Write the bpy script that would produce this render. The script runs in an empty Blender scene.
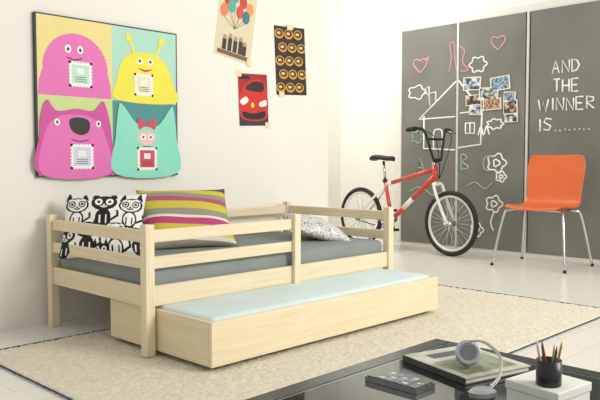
import bpy, math, random
from mathutils import Vector, Matrix
random.seed(4)
S=bpy.context.scene
S.view_settings.view_transform='Standard'
def lin(c):
    o=[]
    for v in c:
        v=v/255
        o.append(v/12.92 if v<=.04045 else ((v+.055)/1.055)**2.4)
    return (*o,1)
MATS={}
def mat(name,c,rough=.5,metal=0,var=.04,scale=12,bump=0,bscale=80,coat=0,spec=.5):
    if name in MATS: return MATS[name]
    m=bpy.data.materials.new(name);m.use_nodes=True
    nt=m.node_tree;b=nt.nodes['Principled BSDF']
    b.inputs['Roughness'].default_value=rough;b.inputs['Metallic'].default_value=metal
    b.inputs['Coat Weight'].default_value=coat;b.inputs['Specular IOR Level'].default_value=spec
    tc=nt.nodes.new('ShaderNodeTexCoord');n=nt.nodes.new('ShaderNodeTexNoise');n.inputs['Scale'].default_value=scale
    nt.links.new(tc.outputs['Object'],n.inputs['Vector'])
    r=nt.nodes.new('ShaderNodeValToRGB')
    L=lin(c);r.color_ramp.elements[0].position=.3;r.color_ramp.elements[1].position=.7
    r.color_ramp.elements[0].color=(*[x*(1-var) for x in L[:3]],1)
    r.color_ramp.elements[1].color=(*[min(1,x*(1+var)) for x in L[:3]],1)
    nt.links.new(n.outputs['Fac'],r.inputs['Fac']);nt.links.new(r.outputs['Color'],b.inputs['Base Color'])
    if bump:
        n2=nt.nodes.new('ShaderNodeTexNoise');n2.inputs['Scale'].default_value=bscale
        nt.links.new(tc.outputs['Object'],n2.inputs['Vector'])
        bp=nt.nodes.new('ShaderNodeBump');bp.inputs['Strength'].default_value=bump;bp.inputs['Distance'].default_value=.01
        nt.links.new(n2.outputs['Fac'],bp.inputs['Height']);nt.links.new(bp.outputs['Normal'],b.inputs['Normal'])
    MATS[name]=m;return m

def smooth_pts(P,n=8,closed=False):
    P=[Vector(p) for p in P];out=[];N=len(P)
    rng=range(N if closed else N-1)
    for i in rng:
        if closed: a,b,c,d=P[(i-1)%N],P[i],P[(i+1)%N],P[(i+2)%N]
        else: a,b,c,d=P[max(i-1,0)],P[i],P[i+1],P[min(i+2,N-1)]
        for k in range(n):
            t=k/n
            out.append(.5*((2*b)+(c-a)*t+(2*a-5*b+4*c-d)*t*t+(3*b-a-3*c+d)*t**3))
    if not closed: out.append(P[-1])
    return out

class MB:
    def __init__(s): s.v=[];s.f=[];s.m=[];s.mats=[];s.sm=[]
    def mi(s,m):
        if m not in s.mats: s.mats.append(m)
        return s.mats.index(m)
    def add(s,vs,fs,m,smooth=False):
        o=len(s.v);k=s.mi(m);s.v+= [tuple(v) for v in vs]
        for f in fs: s.f.append([i+o for i in f]);s.m.append(k);s.sm.append(smooth)
    def box(s,a,b,m,M=None):
        x0,y0,z0=a;x1,y1,z1=b
        vs=[Vector(p) for p in [(x0,y0,z0),(x1,y0,z0),(x1,y1,z0),(x0,y1,z0),(x0,y0,z1),(x1,y0,z1),(x1,y1,z1),(x0,y1,z1)]]
        if M: vs=[M@v for v in vs]
        s.add(vs,[(0,3,2,1),(4,5,6,7),(0,1,5,4),(1,2,6,5),(2,3,7,6),(3,0,4,7)],m)
    def sweep(s,P,r,m,seg=8,closed=False,smooth=True):
        P=[Vector(p) for p in P];N=len(P)
        rs=r if isinstance(r,(list,tuple)) else [r]*N
        vs=[];t0=None;nrm=None
        for i in range(N):
            if closed: t=P[(i+1)%N]-P[(i-1)%N]
            else: t=P[min(i+1,N-1)]-P[max(i-1,0)]
            t.normalize()
            if nrm is None:
                nrm=t.orthogonal().normalized()
            else:
                q=t0.rotation_difference(t);nrm=q@nrm
            t0=t;bn=t.cross(nrm)
            for k in range(seg):
                a=2*math.pi*k/seg
                vs.append(P[i]+(nrm*math.cos(a)+bn*math.sin(a))*rs[i])
        fs=[]
        for i in range(N if closed else N-1):
            j=(i+1)%N
            for k in range(seg):
                l=(k+1)%seg
                fs.append((i*seg+k,i*seg+l,j*seg+l,j*seg+k))
        if not closed:
            fs.append(tuple(range(seg))[::-1]);fs.append(tuple((N-1)*seg+k for k in range(seg)))
        s.add(vs,fs,m,smooth)
    def ring(s,c,ax,R,r,m,n=48,seg=8):
        c=Vector(c);ax=Vector(ax).normalized();u=ax.orthogonal().normalized();w=ax.cross(u)
        s.sweep([c+(u*math.cos(2*math.pi*i/n)+w*math.sin(2*math.pi*i/n))*R for i in range(n)],r,m,seg,True)
    def lathe(s,prof,c,m,seg=32,ax=(0,0,1),smooth=True):
        c=Vector(c);q=Vector((0,0,1)).rotation_difference(Vector(ax).normalized());vs=[];fs=[]
        for (r,z) in prof:
            for k in range(seg):
                a=2*math.pi*k/seg;vs.append(c+q@Vector((r*math.cos(a),r*math.sin(a),z)))
        for i in range(len(prof)-1):
            for k in range(seg):
                l=(k+1)%seg;fs.append((i*seg+k,i*seg+l,(i+1)*seg+l,(i+1)*seg+k))
        fs.append(tuple(range(seg))[::-1]);fs.append(tuple((len(prof)-1)*seg+k for k in range(seg)))
        s.add(vs,fs,m,smooth)
    def build(s,name,bevel=0,parent=None):
        me=bpy.data.meshes.new(name);me.from_pydata(s.v,[],s.f)
        for m in s.mats: me.materials.append(m)
        for p,k,sm in zip(me.polygons,s.m,s.sm): p.material_index=k;p.use_smooth=sm
        me.update();o=bpy.data.objects.new(name,me);S.collection.objects.link(o)
        if bevel:
            b=o.modifiers.new('b','BEVEL');b.width=bevel;b.segments=2;b.limit_method='ANGLE';b.angle_limit=math.radians(50)
        if parent: o.parent=parent
        return o
def empty(name,loc=(0,0,0)):
    e=bpy.data.objects.new(name,None);S.collection.objects.link(e);e.empty_display_size=.1;return e

# ---------- materials
white=mat('wall_paint',(234,231,222),.8,var=.012,scale=1.5,bump=.05,bscale=200)
white_lit=mat('wall_paint_lit',(240,239,231),.8,var=.01,scale=1.5)  # same wall paint, lightened: the back wall's brighter light is in the colour
chrome=mat('chrome',(205,205,205),.18,1,var=.03)
black=mat('black_rubber',(22,22,24),.55)
def woodmat(name,c1,c2,axis):
    m=bpy.data.materials.new(name);m.use_nodes=True;nt=m.node_tree;b=nt.nodes['Principled BSDF'];b.inputs['Roughness'].default_value=.5
    tc=nt.nodes.new('ShaderNodeTexCoord');mp=nt.nodes.new('ShaderNodeMapping')
    sc=[22,22,22];sc[axis]=1.2;mp.inputs['Scale'].default_value=sc
    n=nt.nodes.new('ShaderNodeTexNoise');n.inputs['Scale'].default_value=2.5;n.inputs['Detail'].default_value=6;n.inputs['Distortion'].default_value=.6
    r=nt.nodes.new('ShaderNodeValToRGB');r.color_ramp.elements[0].position=.3;r.color_ramp.elements[0].color=lin(c1)
    r.color_ramp.elements[1].position=.62;r.color_ramp.elements[1].color=lin(c2)
    nt.links.new(tc.outputs['Object'],mp.inputs['Vector']);nt.links.new(mp.outputs[0],n.inputs['Vector'])
    nt.links.new(n.outputs['Fac'],r.inputs['Fac']);nt.links.new(r.outputs['Color'],b.inputs['Base Color'])
    return m
wx=woodmat('birch_x',(222,204,170),(232,216,184),0)
wy=woodmat('birch_y',(222,204,170),(232,216,184),1)
wz=woodmat('birch_z',(224,207,174),(234,219,188),2)

# ---------- room
def floor_mat():
    m=bpy.data.materials.new('white_floorboards');m.use_nodes=True;nt=m.node_tree;b=nt.nodes['Principled BSDF'];b.inputs['Roughness'].default_value=.25
    tc=nt.nodes.new('ShaderNodeTexCoord');br=nt.nodes.new('ShaderNodeTexBrick')
    br.inputs['Scale'].default_value=1;br.inputs['Brick Width'].default_value=2.2;br.inputs['Row Height'].default_value=.16
    br.inputs['Mortar Size'].default_value=.002;br.inputs['Color1'].default_value=lin((236,232,222));br.inputs['Color2'].default_value=lin((232,228,217))
    br.inputs['Mortar'].default_value=lin((210,206,194));nt.links.new(tc.outputs['Object'],br.inputs['Vector'])
    nt.links.new(br.outputs['Color'],b.inputs['Base Color']);return m
def room(name,a,b,m):
    k=MB();k.box(a,b,m);return k.build(name)
room('floor',(-2.5,-3.5,-.1),(6.30,5.49,0),floor_mat())
room('wall_left',(-2.5,3.53,0),(3.92,3.65,3.0),white)
room('wall_recess',(3.80,5.37,0),(6.18,5.49,3.0),mat('wall_paint_shaded',(222,219,209),.8,var=.01))  # same wall paint, darkened: recess shade mixed into the base colour
room('wall_recess_side',(3.80,3.65,0),(3.92,5.37,3.0),white)
room('wall_back',(6.18,-3.5,0),(6.30,5.49,3.0),white_lit)

# ---------- chalkboard sliding doors
cb=mat('chalkboard_paint',(116,116,108),.5,var=.12,scale=2.2)
fr=mat('door_frame_white',(228,226,217),.5)
ch=mat('chalk_white',(242,242,236),.9);chp=mat('chalk_pink',(212,156,172),.9);chg=mat('chalk_green',(146,172,142),.9)
doors=empty('chalkboard_sliding_doors')
k=MB()
k.box((6.10,4.449,0),(6.178,4.54,2.30),fr)
k.box((6.12,.8,2.232),(6.178,4.449,2.30),fr)
k.box((6.11,.8,0.0),(6.178,4.449,.02),fr)
k.build('frame',.003,doors)
k=MB()
edges=[(4.447,3.787),(3.760,3.064),(3.015,2.32),(2.30,1.6),(1.58,.88)]
for a,b in edges: k.box((6.10,b,.022),(6.14,a,2.228),cb)
k.build('panels',.002,doors)
k=MB();at=mat('aluminium_trim',(206,206,198),.4,.3)
for y in (3.7735,3.04,2.31,1.59): k.box((6.094,y-.011,.022),(6.145,y+.011,2.23),at)
k.box((6.094,4.447,.022),(6.145,4.457,2.23),at)
k.build('trims',0,doors)
c=MB()
def stroke(panel,pts,m=ch,r=.0078,closed=False,sm=True):
    y0=[4.447,3.76,3.015][panel]
    P=[(6.099,y0-a,b) for a,b in pts]
    if sm and len(P)>2: P=smooth_pts(P,6,closed)
    elif closed: P=P+[P[0]]
    c.sweep(P,r,m,6,closed and sm)
def heart(p,a,b,s,m=ch):
    stroke(p,[(a+s*.5*math.sin(t)**3,b+s*.5*(.81*math.cos(t)-.31*math.cos(2*t)-.12*math.cos(3*t))) for t in [i*math.pi/10 for i in range(20)]],m,closed=True,sm=False)
def cloud(p,a,b,w,h,n=6,m=ch,r=.0075):
    stroke(p,[(a+w/2*math.cos(t)*(1+.16*math.cos(n*t)),b+h/2*math.sin(t)*(1+.16*math.cos(n*t))) for t in [i*2*math.pi/48 for i in range(48)]],m,r,closed=True,sm=False)
heart(0,.23,1.86,.17,chp);stroke(0,[(.26,1.88),(.33,1.93),(.30,1.86)],chp,.006)
cloud(0,.19,1.58,.20,.13,5)
stroke(0,[(.28,1.60),(.34,1.63),(.34,1.54),(.28,1.58)],ch,sm=False)
stroke(0,[(.22,1.30),(.66,1.66)],ch,.009,sm=False)
stroke(0,[(.28,1.33),(.28,1.0),(.65,.98)],ch,.009,sm=False)
stroke(0,[(.22,1.30),(.65,1.31)],ch,sm=False)
stroke(0,[(.40,1.0),(.40,1.16),(.45,1.19),(.50,1.16),(.50,.99)],ch)
stroke(0,[(.35,1.43),(.34,1.56),(.42,1.57),(.42,1.48)],ch,sm=False)
stroke(0,[(.18,.74),(.24,.90),(.30,.74)],chg,.009,sm=False);stroke(0,[(.20,.80),(.28,.80)],chg,.008,sm=False)
stroke(0,[(.57,1.75),(.60,1.9),(.58,2.02),(.63,2.04),(.64,1.9),(.66,1.76)],chp,.007)
cloud(0,.20,1.12,.13,.12,5,chg)
stroke(1,[(.0,1.66),(.12,1.52),(.30,1.36),(.02,1.34)],ch,.009,sm=False)
stroke(1,[(.26,1.37),(.25,1.03),(.0,1.0)],ch,.009,sm=False)
stroke(1,[(.08,1.24),(.18,1.24),(.18,1.14),(.08,1.14)],ch,closed=True,sm=False)
stroke(1,[(.13,1.24),(.13,1.14)],ch,sm=False)
cloud(1,.21,1.80,.17,.14,6);heart(1,.42,1.99,.15,chp)
stroke(1,[(.0,2.0),(.06,1.95),(.04,1.84),(.10,1.76),(.02,1.75)],chp,.007)
stroke(1,[(.04,.78),(.04,.93),(.10,.90),(.05,.86),(.12,.81),(.04,.78)],chg,.009)
stroke(1,[(.38,.92),(.30,.90),(.28,.83),(.31,.78),(.38,.78)],chg,.009)
for (a,b,s) in [(.42,.85,.18),(.40,.46,.16),(.22,.20,.13),(.47,.72,.10)]:
    cloud(1,a,b,s,s*.9,5);cloud(1,a,b,s*.35,s*.35,3);
stroke(1,[(.40,.38),(.37,.28),(.40,.2)],ch)
cloud(1,.40,1.22,.16,.09,7); stroke(1,[(.22,1.12),(.25,1.2),(.28,1.12),(.31,1.2),(.34,1.12)],ch)
stroke(1,[(.1,.62),(.2,.66),(.3,.6),(.38,.66)],chg)
stroke(0,[(.1,.55),(.25,.60),(.4,.52),(.55,.58)],chg)
G={'A':[[(0,0),(.5,1),(1,0)],[(.2,.4),(.8,.4)]],'N':[[(0,0),(0,1),(1,0),(1,1)]],'D':[[(0,0),(0,1),(.7,.85),(1,.5),(.7,.12),(0,0)]],
'T':[[(0,1),(1,1)],[(.5,1),(.5,0)]],'H':[[(0,0),(0,1)],[(1,0),(1,1)],[(0,.5),(1,.5)]],'E':[[(1,1),(0,1),(0,0),(1,0)],[(0,.5),(.8,.5)]],
'W':[[(0,1),(.25,0),(.5,.8),(.75,0),(1,1)]],'I':[[(.5,0),(.5,1)]],'R':[[(0,0),(0,1),(.9,.85),(.9,.6),(0,.5),(1,0)]],
'S':[[(1,.9),(.3,1),(.05,.7),(.9,.35),(.7,.02),(0,.1)]],'.':[[(.4,0),(.55,.06)]]}
def text(p,t,a0,a1,b,h):
    wts=[.4 if q in '.I' else (1.5 if q=='W' else 1) for q in t];tot=sum(wts);x=a0
    for q,w in zip(t,wts):
        cw=(a1-a0)*w/tot
        jx=random.uniform(-.004,.004);jy=random.uniform(-.006,.006)
        for st in G[q]: stroke(p,[(x+jx+cw*.12+u*cw*.7,b+jy+v*h) for u,v in st],ch,.0075,sm=False)
        x+=cw
text(2,'AND',.20,.47,1.65,.11);text(2,'THE',.21,.46,1.48,.11);text(2,'WINNER',.07,.60,1.315,.11);text(2,'IS........',.08,.57,1.14,.11)
c.build('chalk_drawings',0,doors)
def collage_mat(name,c1,c2,c3):
    m=bpy.data.materials.new(name);m.use_nodes=True;nt=m.node_tree;b=nt.nodes['Principled BSDF'];b.inputs['Roughness'].default_value=.35
    tc=nt.nodes.new('ShaderNodeTexCoord');n=nt.nodes.new('ShaderNodeTexNoise');n.inputs['Scale'].default_value=22;n.inputs['Detail'].default_value=3
    r=nt.nodes.new('ShaderNodeValToRGB');e=r.color_ramp.elements;e[0].position=.4;e[0].color=lin(c1);e[1].position=.62;e[1].color=lin(c3);x=e.new(.5);x.color=lin(c2)
    nt.links.new(tc.outputs['Object'],n.inputs['Vector']);nt.links.new(n.outputs['Fac'],r.inputs['Fac']);nt.links.new(r.outputs['Color'],b.inputs['Base Color']);return m
k=MB();pb=mat('photo_border',(232,230,222),.5)
cl=[collage_mat('snap0',(40,60,90),(120,140,160),(225,222,215)),collage_mat('snap1',(30,34,40),(110,90,80),(215,190,160)),collage_mat('snap2',(60,110,160),(170,190,200),(70,80,60)),collage_mat('snap3',(50,50,50),(150,150,150),(225,225,225)),collage_mat('snap4',(160,70,50),(210,170,120),(60,80,120))]
for i,(a,b,w,h,rt_) in enumerate([(.15,1.62,.19,.13,.03),(.17,1.46,.17,.10,-.04),(.45,1.60,.20,.13,-.08),(.33,1.51,.20,.12,.05),(.37,1.41,.19,.11,-.03),(.19,1.36,.13,.09,.08),(.56,1.37,.14,.13,-.05),(.55,1.47,.12,.09,.1),(.57,1.27,.13,.08,0)]):
    M=Matrix.Translation((6.090-.0006*i,3.76-a,b))@Matrix.Rotation(rt_,4,'X')
    k.box((-.0015,-w/2,-h/2),(0.008,w/2,h/2),pb,M)
    k.box((-.0022,-w*.45,-h*.43),(-.0014,w*.45,h*.43),cl[i%5],M)
k.build('photo_collage',0,doors)

# ---------- posters
class Flat:
    """printed artwork: local s to the right, t up, ink films stacked by microns; front faces -Y"""
    def __init__(s): s.k=MB();s.l=0;s.hold=False
    def poly(s,pts,m):
        if not s.hold: s.l+=1
        y0=-.00012*s.l
        A=sum(pts[i][0]*pts[(i+1)%len(pts)][1]-pts[(i+1)%len(pts)][0]*pts[i][1] for i in range(len(pts)))
        if A<0: pts=pts[::-1]
        s.k.add([(a,y0,b) for a,b in pts],[tuple(range(len(pts)))],m)
    def ell(s,a,b,rx,ry,m,n=28): s.poly([(a+rx*math.cos(2*math.pi*i/n),b+ry*math.sin(2*math.pi*i/n)) for i in range(n)],m)
    def rect(s,a0,b0,a1,b1,m): s.poly([(a0,b0),(a1,b0),(a1,b1),(a0,b1)],m)
    def sm(s,pts,m): s.poly([(p.x,p.y) for p in smooth_pts([(a,b,0) for a,b in pts],5,True)],m)
    def stroke(s,pts,m,w=.006):
        s.l+=1;s.hold=True
        for (a,b),(c2,d) in zip(pts[:-1],pts[1:]):
            L=math.hypot(c2-a,d-b);nx,ny=-(d-b)/L*w/2,(c2-a)/L*w/2
            s.poly([(a-nx,b-ny),(c2-nx,d-ny),(c2+nx,d+ny),(a+nx,b+ny)],m)
        s.hold=False
def pm(n,c): return mat('print_'+n,c,.55,var=.02)
Kb=pm('black',(30,28,32));Wt=pm('white',(236,234,228))
F=Flat();W_,H_=.88,.846;hw,hh=W_/2,H_/2
F.k.box((-hw,.0002,-hh),(hw,.026,hh),pm('canvas_edge',(60,56,58)))
q=.008
mg=pm('magenta',(222,108,178));mg2=pm('magenta_dark',(202,72,154));ye=pm('yellow',(232,222,64));mint=pm('mint',(136,216,192));
F.rect(-hw+q,0.0,-.0,hh-q,pm('straw',(228,212,136)));F.rect(0,0,hw-q,hh-q,pm('aqua',(170,214,196)))
F.rect(-hw+q,-hh+q,0,0,pm('pistachio',(194,212,140)));F.rect(0,-hh+q,hw-q,0,pm('teal',(70,138,140)))
fur=[]
for j in range(61):
    t=math.pi*(1-j/60);R=1+(.035 if j%2 else 0)
    fur.append((-.215+.185*math.cos(t)*R,.15+.185*math.sin(t)*R))
F.poly([(-.43,.004),(-.425,.08)]+fur+[(-.012,.08),(-.006,.004)],mg)
for a in (-.26,-.19): F.ell(a,.255,.018,.022,Wt);F.ell(a,.253,.008,.01,Kb)
F.stroke([(-.27,.21),(-.225,.198),(-.18,.21)],Kb,.006)
def card(a,b,s,cc):
    F.rect(a-s,b-s,a+s,b+s,Wt)
    n=8;F.l+=1;F.hold=True
    for i in range(n):
        for (x,y) in [(a-s+2*s*i/(n-1),b-s),(a-s+2*s*i/(n-1),b+s),(a-s,b-s+2*s*i/(n-1)),(a+s,b-s+2*s*i/(n-1))]: F.ell(x,y,.007,.007,Wt,8)
    F.hold=False
    F.rect(a-s*.8,b-s*.8,a+s*.8,b+s*.8,cc)
    F.rect(a-s*.35,b-s*.0,a+s*.35,b+s*.5,Wt)
    for j in range(3): F.stroke([(a-s*.55,b-s*(.25+.18*j)),(a+s*.55,b-s*(.25+.18*j))],Kb,.003)
card(-.19,.125,.062,pm('cardmint',(185,220,205)))
F.sm([(.025,.006),(.03,.12),(.06,.22),(.12,.27),(.20,.285),(.28,.28),(.36,.23),(.41,.12),(.42,.006)],ye)
for a,e in ((.15,.11),(.28,.33)):
    F.stroke([(a,.26),(e,.355)],ye,.016);F.ell(e,.36,.022,.022,ye)
for a in (.18,.25): F.ell(a,.235,.018,.02,Wt);F.ell(a,.235,.008,.009,Kb)
F.sm([(.17,.195),(.215,.175),(.265,.195),(.215,.187)],pm('red',(200,50,60)))
card(.205,.10,.058,pm('cardcream',(225,225,190)))
F.sm([(-.428,-.412),(-.428,-.2),(-.42,-.10),(-.385,-.02),(-.33,-.075),(-.22,-.06),(-.12,-.065),(-.06,-.01),(-.025,-.10),(-.008,-.22),(-.006,-.412)],mg2)
F.sm([(-.41,-.412),(-.40,-.2),(-.34,-.115),(-.22,-.09),(-.11,-.115),(-.05,-.2),(-.025,-.412)],mg)
F.sm([(-.26,-.12),(-.20,-.105),(-.145,-.125),(-.15,-.18),(-.20,-.20),(-.25,-.175)],Kb)
for a in (-.33,-.09): F.ell(a,-.135,.016,.018,Wt);F.ell(a,-.135,.007,.008,Kb)
F.stroke([(-.25,-.225),(-.2,-.235),(-.15,-.225)],Kb,.005)
card(-.19,-.315,.062,pm('cardlilac',(205,205,225)))
F.sm([(.012,-.412),(.015,-.2),(.035,-.04),(.06,-.02),(.15,-.12),(.24,-.14),(.31,-.12),(.39,-.02),(.41,-.04),(.428,-.2),(.43,-.412)],mint)
rd=pm('rosy',(206,66,92))
F.sm([(.165,-.09),(.22,-.12),(.275,-.09),(.275,-.155),(.22,-.135),(.165,-.155)],rd)
F.ell(.22,-.205,.062,.042,pm('palepink',(230,190,190)))
for a in (.195,.245): F.ell(a,-.20,.018,.018,Wt);F.ell(a,-.20,.007,.007,Kb)
F.stroke([(.19,-.255),(.25,-.255)],Kb,.005)
card(.22,-.325,.062,rd)
o=F.k.build('monster_wall_art');o.location=(2.092,3.5038,1.20)

F=Flat();F.k.box((-.155,.0002,-.225),(.155,.002,.225),pm('kraft',(218,206,172)))
for i,(a,b,cc) in enumerate([(-.09,.15,(205,60,50)),(-.03,.18,(70,150,150)),(.04,.16,(200,70,60)),(.10,.13,(230,150,90)),(-.05,.11,(90,170,160)),(.02,.09,(210,80,70)),(.075,.07,(60,120,130)),(-.11,.07,(225,130,90))]):
    F.stroke([(a,b-.04),(-.01,-.03)],Kb,.002);F.ell(a,b,.032,.042,pm('bal%d'%i,cc))
for a,h in ((-.08,.10),(-.035,.12),(.01,.11),(.055,.12),(.09,.09)):
    F.rect(a-.016,-.18,a+.016,-.18+h*.7,pm('fig',(60,50,48)));F.ell(a,-.18+h*.82,.014,.016,pm('skinprint',(190,140,110)))
F.rect(-.13,-.21,.13,-.185,pm('brownp',(120,90,70)))
tp=pm('tape',(228,216,170))
F.rect(-.165,.19,-.12,.235,tp);F.rect(.12,-.235,.165,-.19,tp)
o=F.k.build('balloon_poster');o.location=(3.02,3.528,1.746);o.rotation_euler=(0,math.radians(8.7),0)
F=Flat();F.k.box((-.15,.0002,-.236),(.15,.002,.236),pm('darkposter',(48,40,36)))
for i in range(3):
    for j in range(5):
        a=-.095+.09*i+(.02 if j%2 else -.01);b=-.185+.092*j
        F.ell(a,b,.044,.034,pm('amber',(208,154,66)),18);F.ell(a,b+.004,.034,.024,pm('brown2',(84,50,28)),16);F.ell(a-.004,b+.004,.018,.010,pm('cream2',(225,196,120)),12)
F.rect(-.03,.215,.03,.25,tp);F.rect(-.13,-.25,-.08,-.215,tp)
o=F.k.build('coffee_cups_poster');o.location=(3.522,3.528,1.565);o.rotation_euler=(0,math.radians(-3),0)
F=Flat();F.k.box((-.13,.0002,-.172),(.13,.002,.172),pm('posterred',(170,26,28)))
F.rect(-.13,-.172,.13,-.10,pm('asphalt',(60,52,52)))
F.sm([(-.128,.0),(-.09,.08),(-.01,.13),(.08,.13),(.125,.06),(.125,-.10),(.05,-.14),(-.09,-.13),(-.128,-.08)],pm('carred',(206,42,36)))
F.sm([(-.07,.075),(.0,.12),(.09,.115),(.09,.06),(.01,.055)],pm('glassdark',(46,34,38)))
F.sm([(-.12,-.01),(-.07,.02),(-.045,-.005),(-.09,-.035)],Wt);F.sm([(.05,-.02),(.11,-.0),(.115,-.035),(.06,-.045)],Wt)
F.sm([(-.10,-.08),(.0,-.09),(.10,-.075),(.08,-.125),(-.07,-.125)],Kb)
F.ell(-.01,-.035,.014,.018,ye);F.rect(-.12,.135,-.03,.16,Kb)
F.rect(-.145,.15,-.10,.19,tp);F.rect(.10,-.19,.145,-.15,tp)
o=F.k.build('car_poster');o.location=(3.17,3.528,1.272);o.rotation_euler=(0,math.radians(-2.5),0)

# ---------- rug
def rug():
    X0,X1,Y0,Y1=1.2,4.12,1.49,3.16;nx,ny=300,170
    m=mat('shag_wool',(236,227,204),.95,var=.10,scale=60,bump=.7,bscale=260)
    k=MB();vs=[];fs=[]
    for j in range(ny+1):
        for i in range(nx+1):
            e=(i in(0,nx)) or (j in(0,ny))
            vs.append((X0+(X1-X0)*i/nx+random.uniform(-.004,.004),Y0+(Y1-Y0)*j/ny+random.uniform(-.004,.004),.001 if e else random.uniform(.0055,.0115)))
    for j in range(ny):
        for i in range(nx):
            a=j*(nx+1)+i;fs.append((a,a+1,a+nx+2,a+nx+1))
    k.add(vs,fs,m,True)
    nv=mat('navy_stitching',(62,76,92),.8)
    def dash(p,q):
        p=Vector(p);q=Vector(q);L=(q-p).length;n=int(L/.05);d=(q-p)/n
        for i in range(n): k.sweep([p+d*(i+.08),p+d*(i+.92)],.004,nv,6)
    e=-.004
    dash((X0+e,Y0+e,.0065),(X1-e,Y0+e,.0065));dash((X1-e,Y0+e,.0065),(X1-e,Y1-e,.0065));dash((X1-e,Y1-e,.0065),(X0+e,Y1-e,.0065));dash((X0+e,Y1-e,.0065),(X0+e,Y0+e,.0065))
    k.build('shag_rug')
rug()

# ---------- bed
bed=empty('childrens_bed')
BX0,BX1,BY0,BY1=1.70,3.41,2.58,3.45;p=.023
zb=.0115
k=MB()
for x in(BX0,BX1):
    for y,zz in((BY0,zb),(BY1,0.0)): k.box((x-p,y-p,zz),(x+p,y+p,.585),wz)
MX=2.595
k.box((MX-.022,BY0-.034,.215),(MX+.022,BY0-.0115,.585),wz)
k.build('posts',.004,bed)
k=MB()
t=.011
for z0,z1 in((.505,.56),(.39,.443)):
    k.box((BX0+p,BY0-t,z0),(MX+.03,BY0+t,z1),wx)
    k.box((BX0+p,BY1-t,z0),(BX1-p,BY1+t,z1),wx)
k.box((BX0+p,BY0-t,.225),(BX1-p,BY0+t,.315),wx);k.box((BX0+p,BY1-t,.225),(BX1-p,BY1+t,.315),wx)
k.build('side_rails',.004,bed)
k=MB()
for x in(BX0,BX1):
    for z0,z1 in((.505,.56),(.39,.443),(.225,.315)): k.box((x-t,BY0+p,z0),(x+t,BY1-p,z1),wy)
k.build('end_rails',.004,bed)
k=MB()
for i in range(12): 
    x=BX0+.1+i*.135;k.box((x,BY0+.012,.24),(x+.07,BY1-.012,.256),wy)
k.build('slats',0,bed)
def cushion(name,a,b,m,parent,r=.03,puff=.008):
    k=MB();k.box(a,b,m);o=k.build(name,0,parent)
    bv=o.modifiers.new('b','BEVEL');bv.width=r;bv.segments=4
    for q in o.data.polygons: q.use_smooth=True
    return o
cushion('mattress',(BX0+.02,BY0+.02,.258),(BX1-.02,BY1-.02,.385),mat('grey_sheet',(134,141,139),.85,var=.08,scale=5,bump=.5,bscale=9),bed)

# ---------- trundle
tr=empty('trundle_drawer');TX0,TX1,TY0,TY1=1.735,3.35,2.185,2.95
k=MB();z0,z1=.03,.213
k.box((TX0,TY0,z0),(TX1,TY0+.02,z1),wx);k.box((TX0+.02,TY1-.02,z0),(TX1-.02,TY1,z1),wx)
k.box((TX0,TY0+.0205,z0),(TX0+.02,TY1,z1),wy);k.box((TX1-.02,TY0+.0205,z0),(TX1,TY1,z1),wy)
k.box((TX0+.02,TY0+.02,.05),(TX1-.02,TY1-.02,.062),wx)
k.build('box',.003,tr)
k=MB()
for x in(TX0+.06,TX1-.06):
    for y in(TY0+.05,TY1-.06): k.lathe([(.0,-.012),(.0185,-.012),(.0185,.012),(.0,.012)],(x,y,.0305),black,20,(1,0,0));k.box((x-.02,y-.012,.04),(x+.02,y+.012,.05),chrome)
k.build('casters',0,tr)
cushion('mattress',(TX0+.023,TY0+.024,.064),(TX1-.023,TY1-.024,.225),mat('pale_blue_sheet',(210,224,222),.85,var=.04,scale=4,bump=.4,bscale=8),tr,.028)

# ---------- pillows
def pillow(name,w,h,th,loc,rot,m,N=30,paint=None):
    vs=[];fs=[];idx={};ms=[]
    for sd in(1,-1):
        for j in range(N+1):
            for i in range(N+1):
                u=2*i/N-1;v=2*j/N-1
                if sd==-1 and (i in(0,N) or j in(0,N)): idx[(sd,i,j)]=idx[(1,i,j)];continue
                f=((1-abs(u)**2.6)*(1-abs(v)**2.6))**.5
                wr=.05*math.sin(5*u+3*v)+.04*math.sin(9*v-4*u)
                x=w/2*u*(1-.07*(1-v*v));y=h/2*v*(1-.07*(1-u*u))
                idx[(sd,i,j)]=len(vs);vs.append((x,y,sd*th/2*f*(1+wr)))
    for sd in(1,-1):
        for j in range(N):
            for i in range(N):
                q=[idx[(sd,i,j)],idx[(sd,i+1,j)],idx[(sd,i+1,j+1)],idx[(sd,i,j+1)]]
                fs.append(tuple(q if sd==1 else q[::-1]))
                ms.append(paint((2*i+1)/N-1,(2*j+1)/N-1) if paint else 0)
    k=MB();k.add(vs,fs,m,True)
    o=k.build(name);o.location=loc;o.rotation_euler=[math.radians(a) for a in rot]
    if paint:
        o.data.materials.append(mat('ink_print',(22,22,24),.8))
        for pz,mm in zip(o.data.polygons,ms): pz.material_index=mm
    return o
def nodes(name,rough=.85):
    m=bpy.data.materials.new(name);m.use_nodes=True;nt=m.node_tree;b=nt.nodes['Principled BSDF'];b.inputs['Roughness'].default_value=rough
    tc=nt.nodes.new('ShaderNodeTexCoord');return m,nt,b,tc
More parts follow.
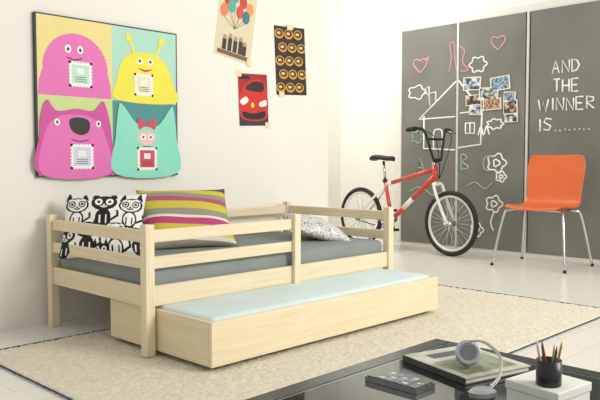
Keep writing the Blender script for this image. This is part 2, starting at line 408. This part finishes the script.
def doodle(name,scale,th,base,ink,fill=True):
    m,nt,b,tc=nodes(name)
    nz=nt.nodes.new('ShaderNodeTexNoise');nz.inputs['Scale'].default_value=scale*.9
    mx=nt.nodes.new('ShaderNodeMix');mx.data_type='VECTOR';mx.inputs[0].default_value=.18
    nt.links.new(tc.outputs['Object'],nz.inputs['Vector']);nt.links.new(tc.outputs['Object'],mx.inputs[4]);nt.links.new(nz.outputs['Color'],mx.inputs[5])
    v=nt.nodes.new('ShaderNodeTexVoronoi');v.feature='DISTANCE_TO_EDGE';v.inputs['Scale'].default_value=scale
    nt.links.new(mx.outputs[1],v.inputs['Vector'])
    c1=nt.nodes.new('ShaderNodeMath');c1.operation='LESS_THAN';c1.inputs[1].default_value=th;nt.links.new(v.outputs['Distance'],c1.inputs[0])
    v2=nt.nodes.new('ShaderNodeTexVoronoi');v2.inputs['Scale'].default_value=scale*1.5;nt.links.new(mx.outputs[1],v2.inputs['Vector'])
    c2=nt.nodes.new('ShaderNodeMath');c2.operation='COMPARE';c2.inputs[1].default_value=.42;c2.inputs[2].default_value=.09 if fill else .04;nt.links.new(v2.outputs['Distance'],c2.inputs[0])
    ad=nt.nodes.new('ShaderNodeMath');ad.operation='MAXIMUM';nt.links.new(c1.outputs[0],ad.inputs[0]);nt.links.new(c2.outputs[0],ad.inputs[1])
    cm=nt.nodes.new('ShaderNodeMix');cm.data_type='RGBA';cm.inputs[6].default_value=lin(base);cm.inputs[7].default_value=lin(ink)
    nt.links.new(ad.outputs[0],cm.inputs[0]);nt.links.new(cm.outputs[2],b.inputs['Base Color']);return m
def stripes(name,stops,tilt=0,lo=-.21,hi=.21):
    m,nt,b,tc=nodes(name)
    mp=nt.nodes.new('ShaderNodeMapping');mp.inputs['Rotation'].default_value=(0,0,tilt);nt.links.new(tc.outputs['Object'],mp.inputs['Vector'])
    sp=nt.nodes.new('ShaderNodeSeparateXYZ');nt.links.new(mp.outputs[0],sp.inputs[0])
    mr=nt.nodes.new('ShaderNodeMapRange');mr.inputs[1].default_value=lo;mr.inputs[2].default_value=hi
    nt.links.new(sp.outputs[1],mr.inputs[0]);r=nt.nodes.new('ShaderNodeValToRGB');r.color_ramp.interpolation='CONSTANT'
    e=r.color_ramp.elements;e[0].position=0;e[0].color=lin(stops[0][1]);e[1].position=stops[1][0];e[1].color=lin(stops[1][1])
    for pz,cc in stops[2:]:
        n=e.new(pz);n.color=lin(cc)
    nt.links.new(mr.outputs[0],r.inputs['Fac']);nt.links.new(r.outputs['Color'],b.inputs['Base Color']);return m
def seg(u,v,a,b,w):
    ax,ay=a;bx,by=b;L=(bx-ax)**2+(by-ay)**2;t=max(0,min(1,((u-ax)*(bx-ax)+(v-ay)*(by-ay))/L))
    return math.hypot(u-ax-t*(bx-ax),v-ay-t*(by-ay))<w
def cat(u,v,cx,cy,s,inv):
    x=(u-cx)/s;y=(v-cy)/s
    hd=(x/1.0)**2+(y/.72)**2
    ear=any(abs(x-ex)<.28*(1.35-y)/.8 and .4<y<1.3 for ex in(-.66,.66))
    bodyd=(x/.62)**2+((y+1.35)/.8)**2
    inside=hd<1 or ear
    if not inside:
        if bodyd<1: 
            if bodyd>.62: return 1
            return (1 if inv else 0) if not (seg(x,y,(-.25,-1.8),(-.25,-1.2),.06) or seg(x,y,(.25,-1.8),(.25,-1.2),.06)) else (0 if inv else 1)
        if seg(x,y,(.6,-1.6),(1.15,-1.2),.09) or seg(x,y,(1.15,-1.2),(1.1,-.8),.09): return 1
        return None
    edge=hd>.70 and not (ear and hd<1) if hd<1 else True
    ink=1 if (inv or edge) else 0
    if ear and hd>=1: ink=1
    for ex in(-.42,.42):
        dd=math.hypot((x-ex),(y-.08)/1.1)
        if dd<.30: ink=0 if inv else (1 if dd>.2 else 0)
        if dd<.12: ink=1
    if seg(x,y,(-.22,-.34),(0,-.42),.06) or seg(x,y,(0,-.42),(.22,-.34),.06) or math.hypot(x,y+.22)<.09: ink=0 if inv else 1
    return ink
cats=[(-.66,.48,.30,0),(.02,.54,.32,1),(.68,.46,.29,0),(-.34,-.22,.29,1),(.36,-.26,.31,0),(-.88,-.36,.24,1),(.90,-.30,.24,1),(0,-.72,.2,1)]
def catprint(u,v):
    for cx,cy,s,i in cats:
        r=cat(u,v*.85,cx,cy,s,i)
        if r is not None: return r
    return 0
pillow('cat_print_pillow',.42,.36,.12,(1.865,3.225,.53),(62,0,-40),mat('white_cotton',(236,234,228),.85),170,catprint)
Y_=(204,190,66);M_=(190,66,118);G_=(150,144,128);W2=(226,220,204);D_=(86,80,76)
pillow('striped_pillow',.52,.40,.13,(2.37,3.20,.54),(52,0,-22),stripes('stripe_print',[(0,G_),(.12,W2),(.17,Y_),(.32,M_),(.42,W2),(.46,G_),(.56,Y_),(.68,(176,84,108)),(.76,G_),(.84,Y_),(.93,D_)],.10))
pillow('sketch_print_pillow',.46,.34,.11,(3.17,2.97,.452),(14,-8,62),doodle('sketch_print',22,.035,(236,234,228),(100,96,96),False))

# ---------- bicycle
red=mat('bike_red',(204,52,40),.3,coat=.5);wh=mat('bike_white',(230,228,222),.3);sil=mat('bike_silver',(200,202,204),.3,.5)
R_=Vector((5.64,4.62,0));Fv=Vector((5.52,3.47,0));d=(Fv-R_);WB=d.length;d.normalize();sd=Vector((-d.y,d.x,0))
def B(a,s,z): return R_+d*a+sd*s+Vector((0,0,z))
rt=.30
k=MB()
def wheel(a):
    c=B(a,0,rt+.001);ax=sd
    k.ring(c,ax,rt-.022,.022,black,56,10);k.ring(c,ax,rt-.052,.013,wh,56,8)
    k.sweep([c-ax*.05,c+ax*.05],.02,chrome,12)
    u=d;w=Vector((0,0,1))
    for i in range(28):
        an=2*math.pi*i/28;e=c+(u*math.cos(an)+w*math.sin(an))*(rt-.058)
        h=an+(.5 if i%4<2 else -.5)
        k.sweep([c+(u*math.cos(h)+w*math.sin(h))*.016+ax*(.03 if i%2 else -.03),e],.0022,sil,4)
wheel(0);wheel(WB)
BBx,BBz=.43,.29
hd0=B(.985,0,.70);hd1=B(.955,0,.82)
st=B(.335,0,.68)
bb=B(BBx,0,BBz)
def along(p,q,t): return p+(q-p)*t
def tube2(p,q,r,parts):
    for a,b,m in parts: k.sweep([along(p,q,a),along(p,q,b)],r,m,12)
k.sweep([hd0,hd1],.027,red,12)
tube2(B(.36,0,.64),B(.96,0,.79),.021,[(0,.12,wh),(.12,1,red)])
tube2(bb,B(.975,0,.735),.024,[(0,.28,red),(.28,.50,wh),(.50,1,red)])
k.sweep([bb,st],.019,red,12)
k.sweep([st,B(.315,0,.87)],.013,chrome,10)
k.sweep([along(bb,st,.96),along(bb,st,1.02)],.024,black,12)
for s_ in(-1,1):
    k.sweep([B(BBx,.03*s_,BBz),B(0,.055*s_,rt)],.012,red,8)
    k.sweep([B(.345,.02*s_,.63),B(.2,.05*s_,.48),B(0,.055*s_,rt)],.011,wh,8)
    k.sweep(smooth_pts([B(.995,.02*s_,.665),B(1.005,.06*s_,.64),B(1.05,.062*s_,.52),B(WB,.06*s_,rt)],4),.015,wh,8)
    k.sweep([B(WB,.055*s_,rt),B(WB,.10*s_,rt)],.013,chrome,10)
    k.sweep([B(0,.055*s_,rt),B(0,.10*s_,rt)],.013,chrome,10)
k.sweep([B(.995,-.06,.655),B(.995,.06,.655)],.016,wh,8)
k.sweep([bb-sd*.05,bb+sd*.05],.026,chrome,12)
cs=-1 if sd.x>0 else 1
cc=B(BBx,.06*cs,BBz)
k.ring(cc,sd,.085,.007,chrome,32,6)
for i in range(5):
    an=i*2*math.pi/5;k.sweep([cc,cc+(d*math.cos(an)+Vector((0,0,1))*math.sin(an))*.083],.007,chrome,6)
k.ring(B(0,.05*cs,rt),sd,.035,.006,black,20,6)
for dz in(.085,-.085): k.sweep([B(BBx,.06*cs,BBz+dz),B(0,.05*cs,rt+dz*.42)],.005,black,5)
for sg,ax2 in((1,cs),(-1,-cs)):
    e=B(BBx+.14*sg,.085*ax2,BBz-.08*sg);k.sweep([B(BBx,.075*ax2,BBz),e],.011,chrome,8)
    q=e+sd*ax2*.055;M=Matrix.Translation(q)@Matrix.Rotation(math.atan2(d.y,d.x),4,'Z')
    k.box((-.045,-.045,-.012),(.045,.045,.012),black,M)
k.sweep([hd1,B(.95,0,.87)],.018,chrome,10);k.sweep([B(.95,0,.865),B(1.0,0,.875)],.02,black,10)
bar=[B(.90,-.31,1.15),B(.93,-.20,1.165),B(.96,-.14,1.13),B(.99,-.06,.90),B(1.0,-.03,.88),B(1.0,.03,.88),B(.99,.06,.90),B(.96,.14,1.13),B(.93,.20,1.165),B(.90,.31,1.15)]
k.sweep(smooth_pts(bar,5),.0125,black,8)
k.sweep([B(.965,-.12,1.07),B(.965,.12,1.07)],.011,black,8)
for s_ in(-1,1):
    k.sweep([B(.898,.315*s_,1.15),B(.922,.22*s_,1.163)],.021,black,10)
    k.sweep([B(.95,.19*s_,1.15),B(.985,.28*s_,1.13)],.006,chrome,6)
    k.sweep(smooth_pts([B(.95,.18*s_,1.15),B(1.06,.12*s_,1.08),B(1.05,.04*s_,.85),B(1.0,.02,.70)],5),.004,black,5)
k.sweep([B(.30,.05*cs,.28),B(.26,.16*cs,.008)],.008,chrome,8)
sv=[];sf=[];pr=[(-.14,.075,.905),(-.11,.085,.92),(-.04,.075,.915),(.04,.04,.905),(.10,.025,.905),(.13,.018,.90)]
for a,w,z in pr:
    for i in range(12):
        an=2*math.pi*i/12;sv.append(B(.325+a,w*math.cos(an),z-.01+.024*math.sin(an)))
for i in range(len(pr)-1):
    for j in range(12): l=(j+1)%12;sf.append((i*12+j,i*12+l,(i+1)*12+l,(i+1)*12+j))
sf.append(tuple(range(12))[::-1]);sf.append(tuple(60+j for j in range(12)))
k.add(sv,sf,black,True)
k.build('bmx_bicycle')

# ---------- chair
chair=empty('plastic_chair')
og=mat('orange_plastic',(218,104,50),.34,var=.03,coat=.2)
prof=[(-.225,.468,.225),(-.215,.49,.235),(-.16,.50,.245),(-.05,.488,.25),(.06,.482,.25),(.14,.49,.245),(.185,.525,.238),(.21,.59,.235),(.228,.68,.245),(.245,.78,.252),(.26,.86,.25),(.268,.905,.235),(.27,.918,.21)]
NW=12;vs=[];fs=[]
for i,(y,z,w) in enumerate(prof):
    bk=min(1,max(0,(z-.5)/.12))
    for j in range(NW+1):
        u=2*j/NW-1
        cy=-.035*bk*u*u; cz=.018*(1-bk)*abs(u)**3
        vs.append((w*u,y+cy,z+cz))
for i in range(len(prof)-1):
    for j in range(NW):
        a=i*(NW+1)+j;fs.append((a,a+1,a+NW+2,a+NW+1))
k=MB();k.add(vs,fs,og,True);sh=k.build('shell',0,chair)
so=sh.modifiers.new('s','SOLIDIFY');so.thickness=.012;ss=sh.modifiers.new('ss','SUBSURF');ss.levels=2;ss.render_levels=2
k=MB()
for sx in(-1,1):
    k.sweep(smooth_pts([(.31*sx,-.27,.006),(.255*sx,-.19,.40),(.22*sx,-.15,.463),(.10*sx,-.12,.468),(0,-.12,.468)],5),.0105,chrome,10)
    k.sweep(smooth_pts([(.31*sx,.26,.006),(.25*sx,.18,.40),(.21*sx,.14,.458),(.10*sx,.10,.464),(0,.10,.464)],5),.0105,chrome,10)
    k.sweep([(.18*sx,-.13,.466),(.18*sx,.12,.462)],.008,chrome,8)
    for yy in(-.27,.26): k.lathe([(.013,0),(.013,.02)],(.31*sx,yy,.0),black,12)
k.build('legs',0,chair)
chair.location=(5.55,2.61,0);chair.rotation_euler=(0,0,math.radians(-90))

# ---------- coffee table
tb=empty('coffee_table')
gb=mat('black_lacquer',(30,31,33),.22,spec=.5);gl=mat('black_glass',(30,36,40),.05,var=.05,scale=3)
edg=mat('bevelled_glass_edge',(120,150,162),.15,.4)
k=MB();a,b,c0,d0=.50,1.456,.22,.954;e=.045;zt=.42
k.box((a,d0-e,zt-.035),(b,d0,zt),gb);k.box((a,c0,zt-.035),(b,c0+e,zt),gb)
k.box((a,c0+e,zt-.035),(a+e,d0-e,zt),gb);k.box((b-e,c0+e,zt-.035),(b,d0-e,zt),gb)
k.build('frame',.003,tb)
k=MB();g=.004
x0,x1,y0,y1=a+e+.0005,b-e-.0005,c0+e+.0005,d0-e-.0005
k.box((x0+g,y0+g,zt-.012),(x1-g,y1-g,zt-.0002),gl)
k.box((x0,y0,zt-.012),(x1,y0+g,zt-.0004),edg);k.box((x0,y1-g,zt-.012),(x1,y1,zt-.0004),edg)
k.box((x0,y0+g,zt-.012),(x0+g,y1-g,zt-.0004),edg);k.box((x1-g,y0+g,zt-.012),(x1,y1-g,zt-.0004),edg)
k.build('glass_top',0,tb)
k=MB()
for x in(a+.05,b-.05):
    for y in(c0+.05,d0-.05): k.box((x-.025,y-.025,0),(x+.025,y+.025,zt-.035),gb)
k.build('legs',.003,tb)
zt+=.0003
k=MB();k.box((-.031,-.061,0),(.031,.061,.010),chrome);k.box((-.0285,-.0585,.010),(.0285,.0585,.0115),mat('phone_glass',(16,17,19),.1))
k.box((-.025,-.038,.0115),(.025,.042,.0118),mat('phone_screen',(58,64,70),.15,var=.3,scale=60))
for i in range(4):
    for j in range(4): k.box((-.022+i*.012,-.032+j*.018,.0118),(-.013+i*.012,-.02+j*.018,.0121),mat('icon%d'%((i+j)%3),[(190,200,208),(90,120,146),(170,150,120)][(i+j)%3],.3))
k.lathe([(.006,0),(.006,.0006)],(0,-.050,.0115),chrome,16)
o=k.build('smartphone',.0015);o.location=(1.10,.803,zt)
k=MB();pg=mat('paper_pages',(226,220,204),.8)
cv=mat('book_cover',(196,192,174),.5,var=.3,scale=14);cv2=mat('book_cover_dark',(78,76,72),.4,var=.3,scale=18)
k.box((-.088,-.094,.002),(.086,.094,.011),pg);k.box((-.09,-.097,0),(.09,.097,.002),cv2);k.box((-.09,-.097,.011),(.09,.097,.0132),cv);k.box((-.0905,-.097,0),(-.088,.097,.0132),cv2)
k.box((-.07,-.08,.0132),(.07,.02,.0138),mat('cover_photo',(132,138,112),.4,var=.6,scale=30));k.box((-.05,.04,.0132),(.06,.07,.0138),mat('cover_title',(90,90,86),.5))
o=k.build('hardcover_book',.0008);o.location=(1.295,.775,zt);o.rotation_euler=(0,0,math.radians(-16))
# headphones
k=MB();bs=mat('brushed_silver',(188,190,192),.32,.7)
hc=Vector((1.250,.742,.464));ax=Vector((-.72,-.52,.46)).normalized()
k.lathe([(.0,-.010),(.024,-.010),(.026,-.004),(.026,.004),(.023,.0075),(.019,.008),(.018,.006),(.0,.006)],hc,bs,36,ax,False)
k.lathe([(0,.0062),(.0165,.0062),(.0155,.0068),(0,.0068)],hc,mat('speaker_grey',(120,122,124),.5),30,ax,False)
k.ring(hc-ax*.012,ax,.018,.007,black,28,8)
for off in(-.0,.005):
    k.sweep(smooth_pts([(1.250,.738,.489),(1.252,.716-off,.493),(1.250,.688,.484+off*.5),(1.236,.660,.466+off),(1.190,.640,.446+off),(1.150,.636,.437+off)],6),.0022,chrome,8)
k.lathe([(.0,-.01),(.022,-.01),(.025,-.004),(.025,.004),(.018,.009),(0,.010)],(1.130,.640,.433),bs,32,(0,.1,1),False)
k.build('headphones')
k=MB();wb=mat('white_card',(236,234,226),.6)
k.box((-.05,-.05,0),(.05,.05,.046),wb);k.box((-.052,-.052,.036),(.052,.052,.052),wb)
o=k.build('white_storage_box',.002);o.location=(1.165,.533,zt);o.rotation_euler=(0,0,math.radians(-8))
zc=zt+.0525
k=MB();k.lathe([(.0,0),(.020,0),(.021,.002),(.021,.043),(.0195,.043),(.0195,.004),(0,.004)],(0,0,0),mat('black_cup',(34,34,36),.35),32)
pc=[(200,170,90),(60,60,60),(220,215,200),(180,60,50),(70,90,120),(190,160,80)]
for i in range(6):
    an=i*1.05;k.sweep([(.008*math.cos(an),.008*math.sin(an),.006),(.019*math.cos(an),.019*math.sin(an),.056+.005*(i%3)),(.0205*math.cos(an),.0205*math.sin(an),.066+.005*(i%3))],[.0022,.0022,.0005],mat('pencil%d'%i,pc[i],.4),7)
o=k.build('pencil_cup');o.location=(1.142,.5217,zc)

# ---------- lights
w=bpy.data.worlds.new('World');S.world=w;w.use_nodes=True
w.node_tree.nodes['Background'].inputs[0].default_value=(.99,1,.97,1);w.node_tree.nodes['Background'].inputs[1].default_value=.62
def area(name,loc,tgt,size,en,col=(1,.975,.93)):
    l=bpy.data.lights.new(name,'AREA');l.shape='RECTANGLE';l.size,l.size_y=size;l.energy=en;l.color=col
    o=bpy.data.objects.new(name,l);S.collection.objects.link(o);o.location=loc
    o.rotation_euler=(Vector(tgt)-Vector(loc)).to_track_quat('-Z','Y').to_euler();return o
area('window_light',(3.6,-2.0,2.7),(3.6,3.0,.4),(2.0,1.8),190)
area('recess_light',(4.9,4.6,2.9),(5.6,4.6,0),(1.0,1.0),34)
cd=bpy.data.cameras.new('camera');cam=bpy.data.objects.new('camera',cd);S.collection.objects.link(cam)
cam.location=(0,0,.85);cam.rotation_euler=(math.radians(90-3.01),0,math.radians(-45.7));cd.sensor_width=36;cd.lens=42.18;cd.clip_start=.02
S.camera=cam
